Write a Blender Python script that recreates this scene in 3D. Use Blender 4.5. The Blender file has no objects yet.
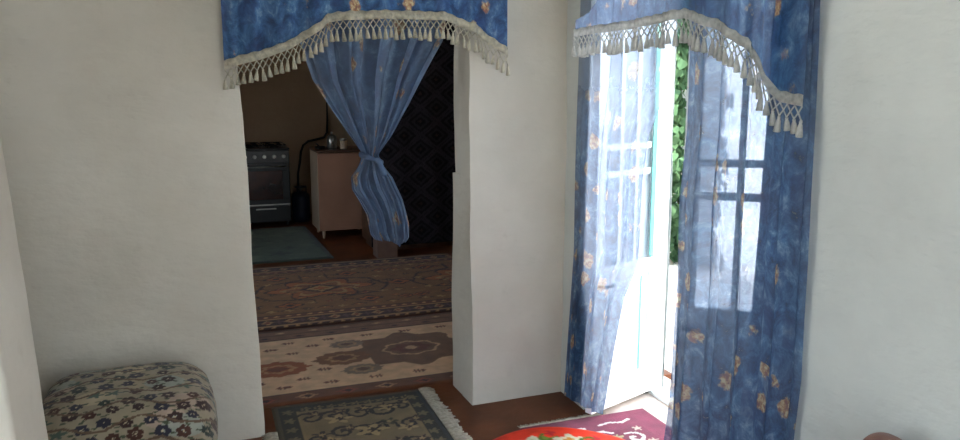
import bpy, bmesh, math, random
import numpy as np
from mathutils import Vector, Matrix, noise

random.seed(7)
PI = math.pi
S = bpy.context.scene
COL = S.collection

# ------------------------------------------------------------------ helpers
def lin(c):
    """sRGB 0-255 -> linear"""
    o = []
    for v in c[:3]:
        v = v / 255.0
        o.append(v / 12.92 if v <= 0.04045 else ((v + 0.055) / 1.055) ** 2.4)
    return tuple(o) + (1.0,)

def link_mesh(name, verts, faces, mat=None, parent=None, smooth=False, uvs=None, cols=None, loc=None):
    me = bpy.data.meshes.new(name)
    me.from_pydata([tuple(v) for v in verts], [], faces)
    if uvs is not None:
        uvl = me.uv_layers.new(name='UVMap')
        li = np.empty(len(me.loops), dtype=np.int32)
        me.loops.foreach_get('vertex_index', li)
        arr = np.asarray(uvs, dtype=np.float32)[li]
        uvl.data.foreach_set('uv', arr.ravel())
    if cols is not None:
        ca = me.color_attributes.new('Col', 'FLOAT_COLOR', 'POINT')
        arr = np.ones((len(verts), 4), dtype=np.float32)
        arr[:, :3] = cols
        ca.data.foreach_set('color', arr.ravel())
    if smooth:
        me.polygons.foreach_set('use_smooth', [True] * len(me.polygons))
    me.update()
    ob = bpy.data.objects.new(name, me)
    COL.objects.link(ob)
    if mat: me.materials.append(mat)
    if parent: ob.parent = parent
    if loc: ob.location = loc
    return ob

class MB:
    def __init__(s): s.v = []; s.f = []
    def add(s, v, f):
        n = len(s.v); s.v += [Vector(p) for p in v]; s.f += [tuple(i + n for i in q) for q in f]
    def box(s, x0, x1, y0, y1, z0, z1, M=None):
        v = [Vector(p) for p in [(x0,y0,z0),(x1,y0,z0),(x1,y1,z0),(x0,y1,z0),(x0,y0,z1),(x1,y0,z1),(x1,y1,z1),(x0,y1,z1)]]
        if M: v = [M @ p for p in v]
        s.add(v, [(0,3,2,1),(4,5,6,7),(0,1,5,4),(1,2,6,5),(2,3,7,6),(3,0,4,7)])
    def tube(s, pts, r, n=8, cap=True):
        pts = [Vector(p) for p in pts]; k = len(pts)
        rr = r if isinstance(r, (list, tuple)) else [r] * k
        v = []; up = Vector((0, 0, 1))
        for i, p in enumerate(pts):
            d = (pts[min(i+1, k-1)] - pts[max(i-1, 0)]).normalized()
            a = d.cross(up)
            if a.length < 1e-3: a = d.cross(Vector((1, 0, 0)))
            a.normalize(); b = d.cross(a)
            for j in range(n):
                t = 2 * PI * j / n
                v.append(p + (a * math.cos(t) + b * math.sin(t)) * rr[i])
        f = [(i*n+j, i*n+(j+1) % n, (i+1)*n+(j+1) % n, (i+1)*n+j) for i in range(k-1) for j in range(n)]
        if cap: f += [tuple(range(n))[::-1], tuple((k-1)*n+j for j in range(n))]
        s.add(v, f)
    def lathe(s, prof, c=(0,0,0), n=24, axis='z', rib=0, ribn=0):
        v = []
        for (r, h) in prof:
            for j in range(n):
                t = 2 * PI * j / n
                q = r * (1 + (rib * math.cos(ribn * t) if rib else 0))
                a, b = q * math.cos(t), q * math.sin(t)
                p = (a, b, h) if axis == 'z' else ((a, h, b) if axis == 'y' else (h, a, b))
                v.append(Vector(p) + Vector(c))
        k = len(prof)
        f = [(i*n+j, i*n+(j+1) % n, (i+1)*n+(j+1) % n, (i+1)*n+j) for i in range(k-1) for j in range(n)]
        f += [tuple(range(n))[::-1], tuple((k-1)*n+j for j in range(n))]
        s.add(v, f)
    def build(s, name, mat, parent=None, smooth=False, bevel=0, seg=2):
        ob = link_mesh(name, s.v, s.f, mat, parent, smooth)
        bm = bmesh.new(); bm.from_mesh(ob.data)
        bmesh.ops.recalc_face_normals(bm, faces=bm.faces); bm.to_mesh(ob.data); bm.free()
        if bevel:
            m = ob.modifiers.new('bevel', 'BEVEL'); m.width = bevel; m.segments = seg; m.limit_method = 'ANGLE'; m.angle_limit = math.radians(40)
        return ob

def tag(o, label=None, cat=None, group=None, kind=None):
    if label: o['label'] = label
    if cat: o['category'] = cat
    if group: o['group'] = group
    if kind: o['kind'] = kind
    return o

def empty(name, loc, label=None, cat=None, group=None, kind=None):
    o = bpy.data.objects.new(name, None); COL.objects.link(o); o.location = loc; o.empty_display_size = 0.1
    return tag(o, label, cat, group, kind)

# part parented to an empty but modelled in world coordinates
def keep(o):
    o.location = Vector(o.location) - Vector(o.parent.location) if o.parent else o.location
    return o

# ------------------------------------------------------------------ materials
def new_mat(name):
    m = bpy.data.materials.new(name); m.use_nodes = True
    nt = m.node_tree; b = nt.nodes['Principled BSDF']
    return m, nt, b

def nd(nt, t, **kw):
    n = nt.nodes.new(t)
    for k, v in kw.items():
        if k.startswith('i_'): n.inputs[k[2:].replace('_', ' ')].default_value = v
        else: setattr(n, k, v)
    return n

def ramp(nt, fac, stops, interp='LINEAR'):
    r = nt.nodes.new('ShaderNodeValToRGB'); r.color_ramp.interpolation = interp
    els = r.color_ramp.elements
    while len(els) < len(stops): els.new(0.5)
    for e, (p, c) in zip(els, stops):
        e.position = p; e.color = c if len(c) == 4 else lin(c)
    nt.links.new(fac, r.inputs[0]); return r.outputs[0]

def mixc(nt, fac, a, b, mode='MIX'):
    n = nt.nodes.new('ShaderNodeMix'); n.data_type = 'RGBA'; n.blend_type = mode
    for sock, val in ((n.inputs[0], fac), (n.inputs[6], a), (n.inputs[7], b)):
        if hasattr(val, 'links') or isinstance(val, bpy.types.NodeSocket): nt.links.new(val, sock)
        else: sock.default_value = val
    return n.outputs[2]

def tint_mat(name, c1, c2, scale=6, rough=0.8, bump=0.2, bscale=40, metal=0, spec=0.3, detail=4, coord='Object', dist=0.01):
    m, nt, b = new_mat(name)
    tc = nd(nt, 'ShaderNodeTexCoord')
    n1 = nd(nt, 'ShaderNodeTexNoise', i_Scale=scale, i_Detail=detail)
    nt.links.new(tc.outputs[coord], n1.inputs['Vector'])
    nt.links.new(ramp(nt, n1.outputs['Fac'], [(0.3, c1), (0.7, c2)]), b.inputs['Base Color'])
    b.inputs['Roughness'].default_value = rough; b.inputs['Metallic'].default_value = metal
    b.inputs['Specular IOR Level'].default_value = spec
    if bump:
        n2 = nd(nt, 'ShaderNodeTexNoise', i_Scale=bscale, i_Detail=5)
        nt.links.new(tc.outputs[coord], n2.inputs['Vector'])
        bp = nd(nt, 'ShaderNodeBump', i_Strength=bump, i_Distance=dist)
        nt.links.new(n2.outputs['Fac'], bp.inputs['Height']); nt.links.new(bp.outputs[0], b.inputs['Normal'])
    return m

def plaster(name, c1, c2, stain):
    m, nt, b = new_mat(name)
    tc = nd(nt, 'ShaderNodeTexCoord')
    big = nd(nt, 'ShaderNodeTexNoise', i_Scale=1.6, i_Detail=5, i_Roughness=0.6)
    fine = nd(nt, 'ShaderNodeTexNoise', i_Scale=9, i_Detail=8, i_Roughness=0.65)
    mp = nd(nt, 'ShaderNodeMapping'); mp.inputs['Scale'].default_value = (2.5, 2.5, 5)
    mp.inputs['Rotation'].default_value = (0.25, 0.25, 0)
    trowel = nd(nt, 'ShaderNodeTexNoise', i_Scale=2.0, i_Detail=4, i_Roughness=0.55)
    for n in (big, fine): nt.links.new(tc.outputs['Object'], n.inputs['Vector'])
    nt.links.new(tc.outputs['Object'], mp.inputs['Vector']); nt.links.new(mp.outputs[0], trowel.inputs['Vector'])
    base = ramp(nt, big.outputs['Fac'], [(0.3, c1), (0.7, c2)])
    st = ramp(nt, fine.outputs['Fac'], [(0.62, (0, 0, 0, 1)), (0.8, (0.35, 0.35, 0.35, 1))])
    col = mixc(nt, st, base, lin(stain))
    nt.links.new(col, b.inputs['Base Color'])
    b.inputs['Roughness'].default_value = 0.85; b.inputs['Specular IOR Level'].default_value = 0.2
    s = nd(nt, 'ShaderNodeMath', operation='MULTIPLY_ADD'); s.inputs[1].default_value = 1.6
    nt.links.new(trowel.outputs['Fac'], s.inputs[0]); 
    f2 = nd(nt, 'ShaderNodeMath', operation='MULTIPLY'); f2.inputs[1].default_value = 0.35
    nt.links.new(fine.outputs['Fac'], f2.inputs[0]); nt.links.new(f2.outputs[0], s.inputs[2])
    bp = nd(nt, 'ShaderNodeBump', i_Strength=0.32, i_Distance=0.025)
    nt.links.new(s.outputs[0], bp.inputs['Height']); nt.links.new(bp.outputs[0], b.inputs['Normal'])
    return m

def woven(name, rough=0.95, bump=0.5, bscale=260, sheen=0.2):
    """textile whose pattern is held by the mesh colour attribute"""
    m, nt, b = new_mat(name)
    vc = nd(nt, 'ShaderNodeVertexColor', layer_name='Col')
    tc = nd(nt, 'ShaderNodeTexCoord')
    n = nd(nt, 'ShaderNodeTexNoise', i_Scale=bscale, i_Detail=2)
    nt.links.new(tc.outputs['Object'], n.inputs['Vector'])
    n2 = nd(nt, 'ShaderNodeTexNoise', i_Scale=14, i_Detail=4)
    nt.links.new(tc.outputs['Object'], n2.inputs['Vector'])
    wear = ramp(nt, n2.outputs['Fac'], [(0.3, (0.78, 0.78, 0.78, 1)), (0.7, (1.1, 1.1, 1.1, 1))])
    col = mixc(nt, 1.0, vc.outputs['Color'], wear, 'MULTIPLY')
    nt.links.new(col, b.inputs['Base Color'])
    b.inputs['Roughness'].default_value = rough; b.inputs['Specular IOR Level'].default_value = 0.1
    b.inputs['Sheen Weight'].default_value = sheen
    bp = nd(nt, 'ShaderNodeBump', i_Strength=bump, i_Distance=0.003)
    nt.links.new(n.outputs['Fac'], bp.inputs['Height']); nt.links.new(bp.outputs[0], b.inputs['Normal'])
    return m

def curtain_mat(name, sheer, transl, seed=0.0, wash=0.0, gather=False):
    """blue watercolour print with scattered ochre blossoms in soft squares, UV in metres"""
    m, nt, b = new_mat(name)
    uv = nd(nt, 'ShaderNodeUVMap')
    mp = nd(nt, 'ShaderNodeMapping'); mp.inputs['Location'].default_value = (seed, seed * 0.7, 0)
    nt.links.new(uv.outputs[0], mp.inputs['Vector'])
    V = mp.outputs[0]
    def noi(sc, det, ro=0.6, dis=0.0):
        n = nd(nt, 'ShaderNodeTexNoise', i_Scale=sc, i_Detail=det, i_Roughness=ro, i_Distortion=dis)
        nt.links.new(V, n.inputs['Vector']); return n.outputs['Fac']
    blue = ramp(nt, noi(13, 7, 0.72, 0.5), [(0.35, (20, 44, 84)), (0.45, (38, 80, 128)), (0.55, (74, 118, 162)), (0.68, (156, 184, 206))])
    # darker soft patches
    pat = ramp(nt, noi(6, 3), [(0.4, (0.6, 0.6, 0.68, 1)), (0.62, (1, 1, 1, 1))])
    blue = mixc(nt, 0.8, blue, pat, 'MULTIPLY')
    # soft squares (chebyshev cells)
    def cells(scale, metric, rnd):
        v = nd(nt, 'ShaderNodeTexVoronoi', distance=metric, i_Scale=scale, i_Randomness=rnd)
        nt.links.new(V, v.inputs['Vector']); return v
    def thr(sock, a, bb):
        return ramp(nt, sock, [(a, (1, 1, 1, 1)), (bb, (0, 0, 0, 1))])
    def bw_mul(a, c):
        n = nd(nt, 'ShaderNodeMath', operation='MULTIPLY')
        nt.links.new(a, n.inputs[0]); nt.links.new(c, n.inputs[1]); return n.outputs[0]
    c1 = cells(8.0, 'CHEBYCHEV', 0.75)
    sel1 = nd(nt, 'ShaderNodeSeparateColor'); nt.links.new(c1.outputs['Color'], sel1.inputs[0])
    on1 = ramp(nt, sel1.outputs[0], [(0.55, (0, 0, 0, 1)), (0.57, (1, 1, 1, 1))])
    sq = bw_mul(thr(c1.outputs['Distance'], 0.34, 0.38), on1)
    blue = mixc(nt, bw_mul(sq, ramp(nt, noi(30, 2), [(0.3, (0.2, 0.2, 0.2, 1)), (0.7, (0.6, 0.6, 0.6, 1))])), blue, lin((34, 50, 104)))
    # blossoms
    c2 = cells(10.0, 'EUCLIDEAN', 0.8)
    sel2 = nd(nt, 'ShaderNodeSeparateColor'); nt.links.new(c2.outputs['Color'], sel2.inputs[0])
    on2 = ramp(nt, sel2.outputs[1], [(0.55, (0, 0, 0, 1)), (0.57, (1, 1, 1, 1))])
    wob = nd(nt, 'ShaderNodeMath', operation='MULTIPLY_ADD'); wob.inputs[1].default_value = 0.42
    nt.links.new(noi(38, 2), wob.inputs[0]); nt.links.new(c2.outputs['Distance'], wob.inputs[2])
    fl = bw_mul(thr(wob.outputs[0], 0.50, 0.58), on2)
    fcol = ramp(nt, noi(55, 2), [(0.38, (150, 96, 76)), (0.5, (198, 150, 92)), (0.62, (226, 206, 158))])
    fsoft = nd(nt, 'ShaderNodeMath', operation='MULTIPLY'); fsoft.inputs[1].default_value = 0.85
    nt.links.new(fl, fsoft.inputs[0])
    blue = mixc(nt, wash, blue, lin((168, 184, 204)))
    col = mixc(nt, fsoft.outputs[0], blue, fcol)
    out = nt.nodes['Material Output']; nt.nodes.remove(b)
    d = nd(nt, 'ShaderNodeBsdfDiffuse'); nt.links.new(col, d.inputs['Color'])
    t = nd(nt, 'ShaderNodeBsdfTranslucent')
    pale = mixc(nt, 0.45, col, (0.82, 0.87, 1.0, 1)); nt.links.new(pale, t.inputs['Color'])
    # weave bump
    wv = nd(nt, 'ShaderNodeTexNoise', i_Scale=300, i_Detail=1); nt.links.new(V, wv.inputs['Vector'])
    bp = nd(nt, 'ShaderNodeBump', i_Strength=0.2, i_Distance=0.002)
    nt.links.new(wv.outputs['Fac'], bp.inputs['Height'])
    nt.links.new(bp.outputs[0], d.inputs['Normal'])
    mx = nd(nt, 'ShaderNodeMixShader'); mx.inputs[0].default_value = transl
    nt.links.new(d.outputs[0], mx.inputs[1]); nt.links.new(t.outputs[0], mx.inputs[2])
    last = mx.outputs[0]
    if sheer > 0:
        tr = nd(nt, 'ShaderNodeBsdfTransparent')
        pale2 = mixc(nt, 0.25, pale, (0.95, 0.97, 1.0, 1)); nt.links.new(pale2, tr.inputs['Color'])
        m2 = nd(nt, 'ShaderNodeMixShader'); m2.inputs[0].default_value = sheer
        if gather:
            g = nd(nt, 'ShaderNodeVertexColor', layer_name='Col')
            for node, k in ((m2, sheer), (mx, transl)):
                q = nd(nt, 'ShaderNodeMath', operation='MULTIPLY'); q.inputs[1].default_value = k
                nt.links.new(g.outputs['Color'], q.inputs[0]); nt.links.new(q.outputs[0], node.inputs[0])
        nt.links.new(last, m2.inputs[1]); nt.links.new(tr.outputs[0], m2.inputs[2]); last = m2.outputs[0]
    nt.links.new(last, out.inputs['Surface'])
    return m

def thread_mat(name, c, transl):
    m, nt, b = new_mat(name)
    out = nt.nodes['Material Output']; nt.nodes.remove(b)
    tc = nd(nt, 'ShaderNodeTexCoord'); n = nd(nt, 'ShaderNodeTexNoise', i_Scale=60, i_Detail=3)
    nt.links.new(tc.outputs['Object'], n.inputs['Vector'])
    dk = tuple(int(v * 0.8) for v in c)
    col = ramp(nt, n.outputs['Fac'], [(0.3, dk), (0.7, c)])
    d = nd(nt, 'ShaderNodeBsdfDiffuse'); t = nd(nt, 'ShaderNodeBsdfTranslucent')
    nt.links.new(col, d.inputs['Color']); nt.links.new(col, t.inputs['Color'])
    mx = nd(nt, 'ShaderNodeMixShader'); mx.inputs[0].default_value = transl
    nt.links.new(d.outputs[0], mx.inputs[1]); nt.links.new(t.outputs[0], mx.inputs[2])
    nt.links.new(mx.outputs[0], out.inputs['Surface'])
    return m

M = {}
M['plaster'] = plaster('lime_plaster', (204, 196, 182), (220, 213, 200), (186, 176, 160))
M['plaster_cool_lit'] = plaster('lime_plaster_cool_lit', (200, 203, 199), (217, 220, 215), (184, 184, 178))  # same plaster, with the right wall's cooler light put into the colour
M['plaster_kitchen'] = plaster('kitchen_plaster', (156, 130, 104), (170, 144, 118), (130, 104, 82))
M['plaster_court'] = tint_mat('whitewash', (232, 232, 230), (246, 246, 244), 3, 0.9, 0.3, 20)
M['ceiling'] = tint_mat('ceiling_white', (205, 202, 196), (222, 220, 214), 2, 0.9, 0.2, 12)
M['floor'] = tint_mat('painted_floor', (94, 54, 32), (120, 70, 42), 5, 0.55, 0.25, 30, spec=0.3)
M['threshold'] = tint_mat('cement_threshold', (206, 186, 172), (224, 208, 196), 8, 0.85, 0.3, 50)
M['ground'] = tint_mat('pale_ground', (214, 208, 198), (232, 228, 220), 2, 0.95, 0.3, 30)
M['white_paint'] = tint_mat('white_door_paint', (236, 240, 238), (248, 250, 249), 4, 0.45, 0.08, 30)
M['teal_paint'] = tint_mat('teal_paint', (84, 164, 156), (116, 186, 178), 6, 0.5, 0.05, 30)
M['black_iron'] = tint_mat('black_iron', (20, 18, 18), (38, 34, 32), 12, 0.6, 0.1, 60)
M['enamel_dark'] = tint_mat('stove_enamel_dark', (24, 22, 21), (36, 34, 32), 6, 0.35, 0.03, 40, spec=0.5)
M['enamel_grey'] = tint_mat('stove_enamel_grey', (62, 60, 58), (84, 82, 78), 8, 0.35, 0.05, 40, spec=0.5)
M['chrome'] = tint_mat('dull_chrome', (150, 148, 142), (196, 192, 184), 10, 0.3, 0.02, 60, metal=0.9)
M['oven_glass'] = tint_mat('oven_glass', (34, 20, 18), (84, 46, 38), 4, 0.18, 0, 10, spec=0.6)  # reddish reflection is put into the glass colour
M['cabinet'] = tint_mat('cabinet_laminate', (158, 116, 94), (178, 134, 110), 3, 0.5, 0.06, 30)
M['cabinet_side'] = tint_mat('cabinet_edge', (186, 162, 138), (204, 182, 158), 4, 0.5, 0.05, 30)
M['worktop'] = tint_mat('brown_worktop', (84, 58, 44), (108, 78, 60), 10, 0.45, 0.05, 30)
M['cyl'] = tint_mat('navy_enamel', (22, 26, 40), (34, 40, 58), 8, 0.5, 0.08, 30)
M['box_card'] = tint_mat('pale_brown_board', (126, 98, 86), (146, 116, 102), 6, 0.8, 0.1, 30)
M['woven'] = woven('woven_pile'); M['tapestry'] = woven('tapestry_cloth', bscale=420, bump=0.4)
M['oilcloth'] = woven('printed_cloth', rough=0.6, bump=0.15, bscale=120, sheen=0.0)
M['fringe'] = thread_mat('cream_thread', (226, 218, 196), 0.35)
M['fringe2'] = thread_mat('white_thread', (236, 234, 228), 0.6)
M['rugfringe'] = thread_mat('ecru_thread', (206, 196, 178), 0.1)
M['blue_v1'] = curtain_mat('blue_print_valance_inner', 0.0, 0.12, 0.3, 0.07)
M['blue_c1'] = curtain_mat('blue_print_tied', 0.0, 0.3, 3.1, 0.34)
M['blue_v2'] = curtain_mat('blue_print_valance_outer', 0.12, 0.4, 6.2)
M['blue_c2'] = curtain_mat('blue_print_left_panel', 0.48, 0.55, 9.4, 0.0, True)
M['blue_c3'] = curtain_mat('blue_print_right_panel', 0.42, 0.25, 12.7)

def glass_mat():
    m, nt, b = new_mat('window_glass'); out = nt.nodes['Material Output']; nt.nodes.remove(b)
    tr = nd(nt, 'ShaderNodeBsdfTransparent'); tr.inputs[0].default_value = (0.95, 0.97, 0.97, 1)
    gl = nd(nt, 'ShaderNodeBsdfGlossy'); gl.inputs['Roughness'].default_value = 0.03
    fr = nd(nt, 'ShaderNodeFresnel', i_IOR=1.3)
    mx = nd(nt, 'ShaderNodeMixShader')
    nt.links.new(fr.outputs[0], mx.inputs[0]); nt.links.new(tr.outputs[0], mx.inputs[1]); nt.links.new(gl.outputs[0], mx.inputs[2])
    nt.links.new(mx.outputs[0], out.inputs['Surface']); return m
M['glass'] = glass_mat()
def frosted_mat(name='frosted_glass', clear=0.3):
    m, nt, b = new_mat(name); out = nt.nodes['Material Output']; nt.nodes.remove(b)
    tc = nd(nt, 'ShaderNodeTexCoord'); n = nd(nt, 'ShaderNodeTexNoise', i_Scale=9, i_Detail=4)
    nt.links.new(tc.outputs['Object'], n.inputs['Vector'])
    col = ramp(nt, n.outputs['Fac'], [(0.3, (0.78, 0.84, 0.9, 1)), (0.7, (0.93, 0.95, 0.97, 1))])
    d = nd(nt, 'ShaderNodeBsdfDiffuse'); t = nd(nt, 'ShaderNodeBsdfTranslucent'); tr = nd(nt, 'ShaderNodeBsdfTransparent')
    nt.links.new(col, d.inputs[0]); nt.links.new(col, t.inputs[0]); nt.links.new(col, tr.inputs[0])
    a = nd(nt, 'ShaderNodeMixShader'); a.inputs[0].default_value = 0.6
    nt.links.new(d.outputs[0], a.inputs[1]); nt.links.new(t.outputs[0], a.inputs[2])
    b2 = nd(nt, 'ShaderNodeMixShader'); b2.inputs[0].default_value = clear
    nt.links.new(a.outputs[0], b2.inputs[1]); nt.links.new(tr.outputs[0], b2.inputs[2])
    nt.links.new(b2.outputs[0], out.inputs['Surface']); return m
M['frosted'] = frosted_mat()
M['mostly_clear'] = frosted_mat('mostly_clear_glass', 0.82)  # mostly clear copy of the frosted glass

def leaf_mat():
    m, nt, b = new_mat('vine_leaf'); out = nt.nodes['Material Output']; nt.nodes.remove(b)
    vc = nd(nt, 'ShaderNodeVertexColor', layer_name='Col')
    d = nd(nt, 'ShaderNodeBsdfDiffuse'); t = nd(nt, 'ShaderNodeBsdfTranslucent')
    nt.links.new(vc.outputs['Color'], d.inputs[0]); nt.links.new(vc.outputs['Color'], t.inputs[0])
    mx = nd(nt, 'ShaderNodeMixShader'); mx.inputs[0].default_value = 0.3
    nt.links.new(d.outputs[0], mx.inputs[1]); nt.links.new(t.outputs[0], mx.inputs[2])
    nt.links.new(mx.outputs[0], out.inputs['Surface']); return m
M['leaf'] = leaf_mat()
M['bark'] = tint_mat('vine_bark', (84, 66, 48), (118, 96, 72), 14, 0.9, 0.5, 40)

# ------------------------------------------------------------------ walls
def warp(p, amp=0.012, f=1.9, s=0.0):
    q = Vector((p.x * f + s, p.y * f, p.z * f))
    n = noise.noise_vector(q) * amp
    n2 = noise.noise_vector(Vector((p.x * 6 + 9, p.y * 6, p.z * 6 + s))) * amp * 0.35
    return p + n + n2

def slab(name, axis, a, c0, c1, z0, z1, holes, mat, step=0.07, amp=0.012, bevel=0.018, fix=None, seed=0):
    """wall slab: axis 'y' -> plane of constant y between a[0], a[1], spanning x c0..c1. holes: (h0,h1,zb,zt)"""
    def cuts(lo, hi, extra):
        pts = sorted(set([lo, hi] + [e for e in extra if lo < e < hi])); out = [pts[0]]
        for p, q in zip(pts, pts[1:]):
            k = max(1, int(math.ceil((q - p) / step)))
            out += [p + (q - p) * i / k for i in range(1, k + 1)]
        return out
    cs = cuts(c0, c1, [h for H in holes for h in H[:2]]); zs = cuts(z0, z1, [h for H in holes for h in H[2:]])
    ts = cuts(a[0], a[1], [])
    bm = bmesh.new(); cache = {}
    def vert(c, t, z):
        k = (round(c, 4), round(t, 4), round(z, 4))
        if k not in cache:
            p = Vector((c, t, z)) if axis == 'y' else Vector((t, c, z))
            w = warp(p, amp, s=seed)
            if fix: w = fix(p, w)
            cache[k] = bm.verts.new(w)
        return cache[k]
    def solid(i, j):
        if i < 0 or j < 0 or i >= len(cs) - 1 or j >= len(zs) - 1: return False
        cm, zm = (cs[i] + cs[i+1]) / 2, (zs[j] + zs[j+1]) / 2
        return not any(h[0] < cm < h[1] and h[2] < zm < h[3] for h in holes)
    for i in range(len(cs) - 1):
        for j in range(len(zs) - 1):
            if not solid(i, j): continue
            for t in (a[0], a[1]):
                bm.faces.new([vert(cs[i], t, zs[j]), vert(cs[i+1], t, zs[j]), vert(cs[i+1], t, zs[j+1]), vert(cs[i], t, zs[j+1])])
            for (di, dj, e0, e1) in ((-1, 0, (i, j), (i, j+1)), (1, 0, (i+1, j), (i+1, j+1)), (0, -1, (i, j), (i+1, j)), (0, 1, (i, j+1), (i+1, j+1))):
                if not solid(i + di, j + dj):
                    for k in range(len(ts) - 1):
                        bm.faces.new([vert(cs[e0[0]], ts[k], zs[e0[1]]), vert(cs[e1[0]], ts[k], zs[e1[1]]),
                                      vert(cs[e1[0]], ts[k+1], zs[e1[1]]), vert(cs[e0[0]], ts[k+1], zs[e0[1]])])
    bmesh.ops.recalc_face_normals(bm, faces=bm.faces)
    me = bpy.data.meshes.new(name); bm.to_mesh(me); bm.free()
    me.polygons.foreach_set('use_smooth', [True] * len(me.polygons))
    ob = bpy.data.objects.new(name, me); COL.objects.link(ob); me.materials.append(mat)
    if bevel:
        m = ob.modifiers.new('bevel', 'BEVEL'); m.width = bevel; m.segments = 3; m.limit_method = 'ANGLE'; m.angle_limit = math.radians(50)
    ob['kind'] = 'structure'
    return ob

CZ = 2.45
YB0, YB1 = 3.41, 3.69
XR0, XR1 = 1.73, 2.22
XL = -0.385
def fixb(p, w):
    # floor-level flare of the right jamb and lean of the left jamb
    if abs(p.x - 1.270) < .004 and p.y < 3.55: w.x -= 0.02
    if abs(p.x - 1.253) < .004: w.x += 0.002
    if 0.2 < p.x < 0.3: w.x += 0.02 * (1.0 - p.z)
    if p.z < 0.01: w.z = 0
    return w
def fixz(p, w):
    if p.z < 0.01: w.z = 0
    return w
def fixl(p, w):
    w.x -= 0.057 * p.z
    if p.z < 0.01: w.z = 0
    return w
slab('wall_back', 'y', (YB0, YB1), -1.7, 2.22, 0, CZ, [(0.27, 1.253, -1, 1.10), (0.27, 1.270, 1.10, 1.98)], M['plaster'], fix=fixb)
def fixr(p, w):
    if abs(p.y - 3.18) < 0.004: w.y += 0.22 * (p.x - XR0)
    if p.z < 0.01: w.z = 0
    return w
slab('wall_right', 'x', (XR0, XR1), -1.02, YB0 + 0.02, 0, CZ, [(2.04, 3.18, -1, 2.02)], M['plaster_cool_lit'], fix=fixr, seed=3, amp=0.010)
slab('wall_left', 'x', (XL - 0.42, XL), -1.02, 2.6, 0, CZ, [(1.15, 2.17, 0.1, 1.95)], M['plaster'], fix=fixl, seed=5, amp=0.008, bevel=0.012)
slab('wall_alcove_left', 'x', (-1.5, -1.25), 2.3, YB0 + 0.02, 0, CZ, [], M['plaster'], fix=fixz, seed=8)
slab('wall_alcove_side', 'y', (2.32, 2.6), -1.5, XL - 0.40, 0, CZ, [], M['plaster'], fix=fixz, seed=9)
slab('wall_front', 'y', (-1.2, -1.0), -0.8, 2.22, 0, CZ, [(-0.32, 1.62, 0.1, 2.2)], M['plaster'], seed=7)
# kitchen
slab('wall_kitchen_back', 'y', (9.3, 9.55), -1.7, 2.62, 0, CZ, [], M['plaster_kitchen'], step=0.15, fix=fixz)
slab('wall_kitchen_niche', 'x', (2.50, 2.62), 6.38, 9.3, 0, CZ, [], M['plaster_kitchen'], step=0.15, fix=fixz)
slab('wall_kitchen_return', 'y', (6.38, 6.50), 2.40, 2.52, 0, CZ, [], M['plaster_kitchen'], step=0.15, fix=fixz)
slab('wall_kitchen_right', 'x', (2.27, 2.40), YB1, 6.50, 0, CZ, [], M['plaster_kitchen'], step=0.15, fix=fixz)
slab('wall_kitchen_left', 'x', (-1.7, -1.4), YB1, 9.3, 0, CZ, [(4.6, 6.6, 0.9, 2.1)], M['plaster_kitchen'], step=0.15, fix=fixz)

def sbox(name, x0, x1, y0, y1, z0, z1, mat):
    m = MB(); m.box(x0, x1, y0, y1, z0, z1); o = m.build(name, mat); o['kind'] = 'structure'; return o
sbox('floor', -1.7, XR0 + 0.02, -1.2, 9.55, -0.17, 0.0, M['floor'])
sbox('floor_kitchen_side', XR0 + 0.02, 2.40, 3.43, 9.55, -0.17, 0.0, M['floor'])
sbox('floor_kitchen_niche', 2.40, 2.62, 6.38, 9.55, -0.17, 0.0, M['floor'])
sbox('ceiling_kitchen_niche', 2.40, 2.62, 6.38, 9.55, CZ, CZ + 0.2, M['ceiling'])
sbox('trim_1', XR0 + 0.02, XR1 + 0.12, 1.9, 3.43, -0.17, 0.0, M['threshold'])
sbox('ceiling', -1.7, 2.40, -1.2, 9.55, CZ, CZ + 0.2, M['ceiling'])
sbox('ground', -14, 16, -14, 18, -0.32, -0.171, M['ground'])
slab('wall_courtyard', 'x', (4.6, 4.85), 0.5, 11.5, -0.17, 3.3, [], M['plaster_court'], step=0.4, amp=0.03)

# windows: glazed frames set in the openings
def window(name, axis, t, c0, c1, z0, z1, cols, rows, label=None):
    r = empty(name, (t, (c0 + c1) / 2, z0) if axis == 'x' else ((c0 + c1) / 2, t, z0), kind='structure')
    def bar(m, ca, cb, za, zb, d=0.025):
        if axis == 'x': m.box(t - d, t + d, ca, cb, za, zb)
        else: m.box(ca, cb, t - d, t + d, za, zb)
    m = MB(); w = 0.05
    bar(m, c0, c1, z0, z0 + w); bar(m, c0, c1, z1 - w, z1); bar(m, c0, c0 + w, z0 + w, z1 - w); bar(m, c1 - w, c1, z0 + w, z1 - w)
    keep(m.build('window_frame', M['white_paint'], r, bevel=0.004))
    m = MB()
    for i in range(1, cols): bar(m, c0 + (c1-c0)*i/cols - 0.015, c0 + (c1-c0)*i/cols + 0.015, z0 + w, z1 - w, 0.015)
    for j in range(1, rows): bar(m, c0 + w, c1 - w, z0 + (z1-z0)*j/rows - 0.015, z0 + (z1-z0)*j/rows + 0.015, 0.012)
    keep(m.build('glazing_bar', M['white_paint'], r))
    m = MB()
    if axis == 'x': m.box(t - 0.002, t + 0.002, c0 + w, c1 - w, z0 + w, z1 - w)
    else: m.box(c0 + w, c1 - w, t - 0.002, t + 0.002, z0 + w, z1 - w)
    keep(m.build('pane', M['glass'], r))
window('window_1', 'x', XL - 0.38, 1.16, 2.16, 0.11, 1.94, 2, 3)
window('unseen_window_2', 'y', -1.1, -0.31, 1.61, 0.11, 2.19, 4, 3)  # unseen window added behind the camera, sized to light the back wall
window('unseen_window_3', 'x', -1.6, 4.62, 6.58, 0.92, 2.08, 4, 2)  # unseen window added to bring light into the kitchen

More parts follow.
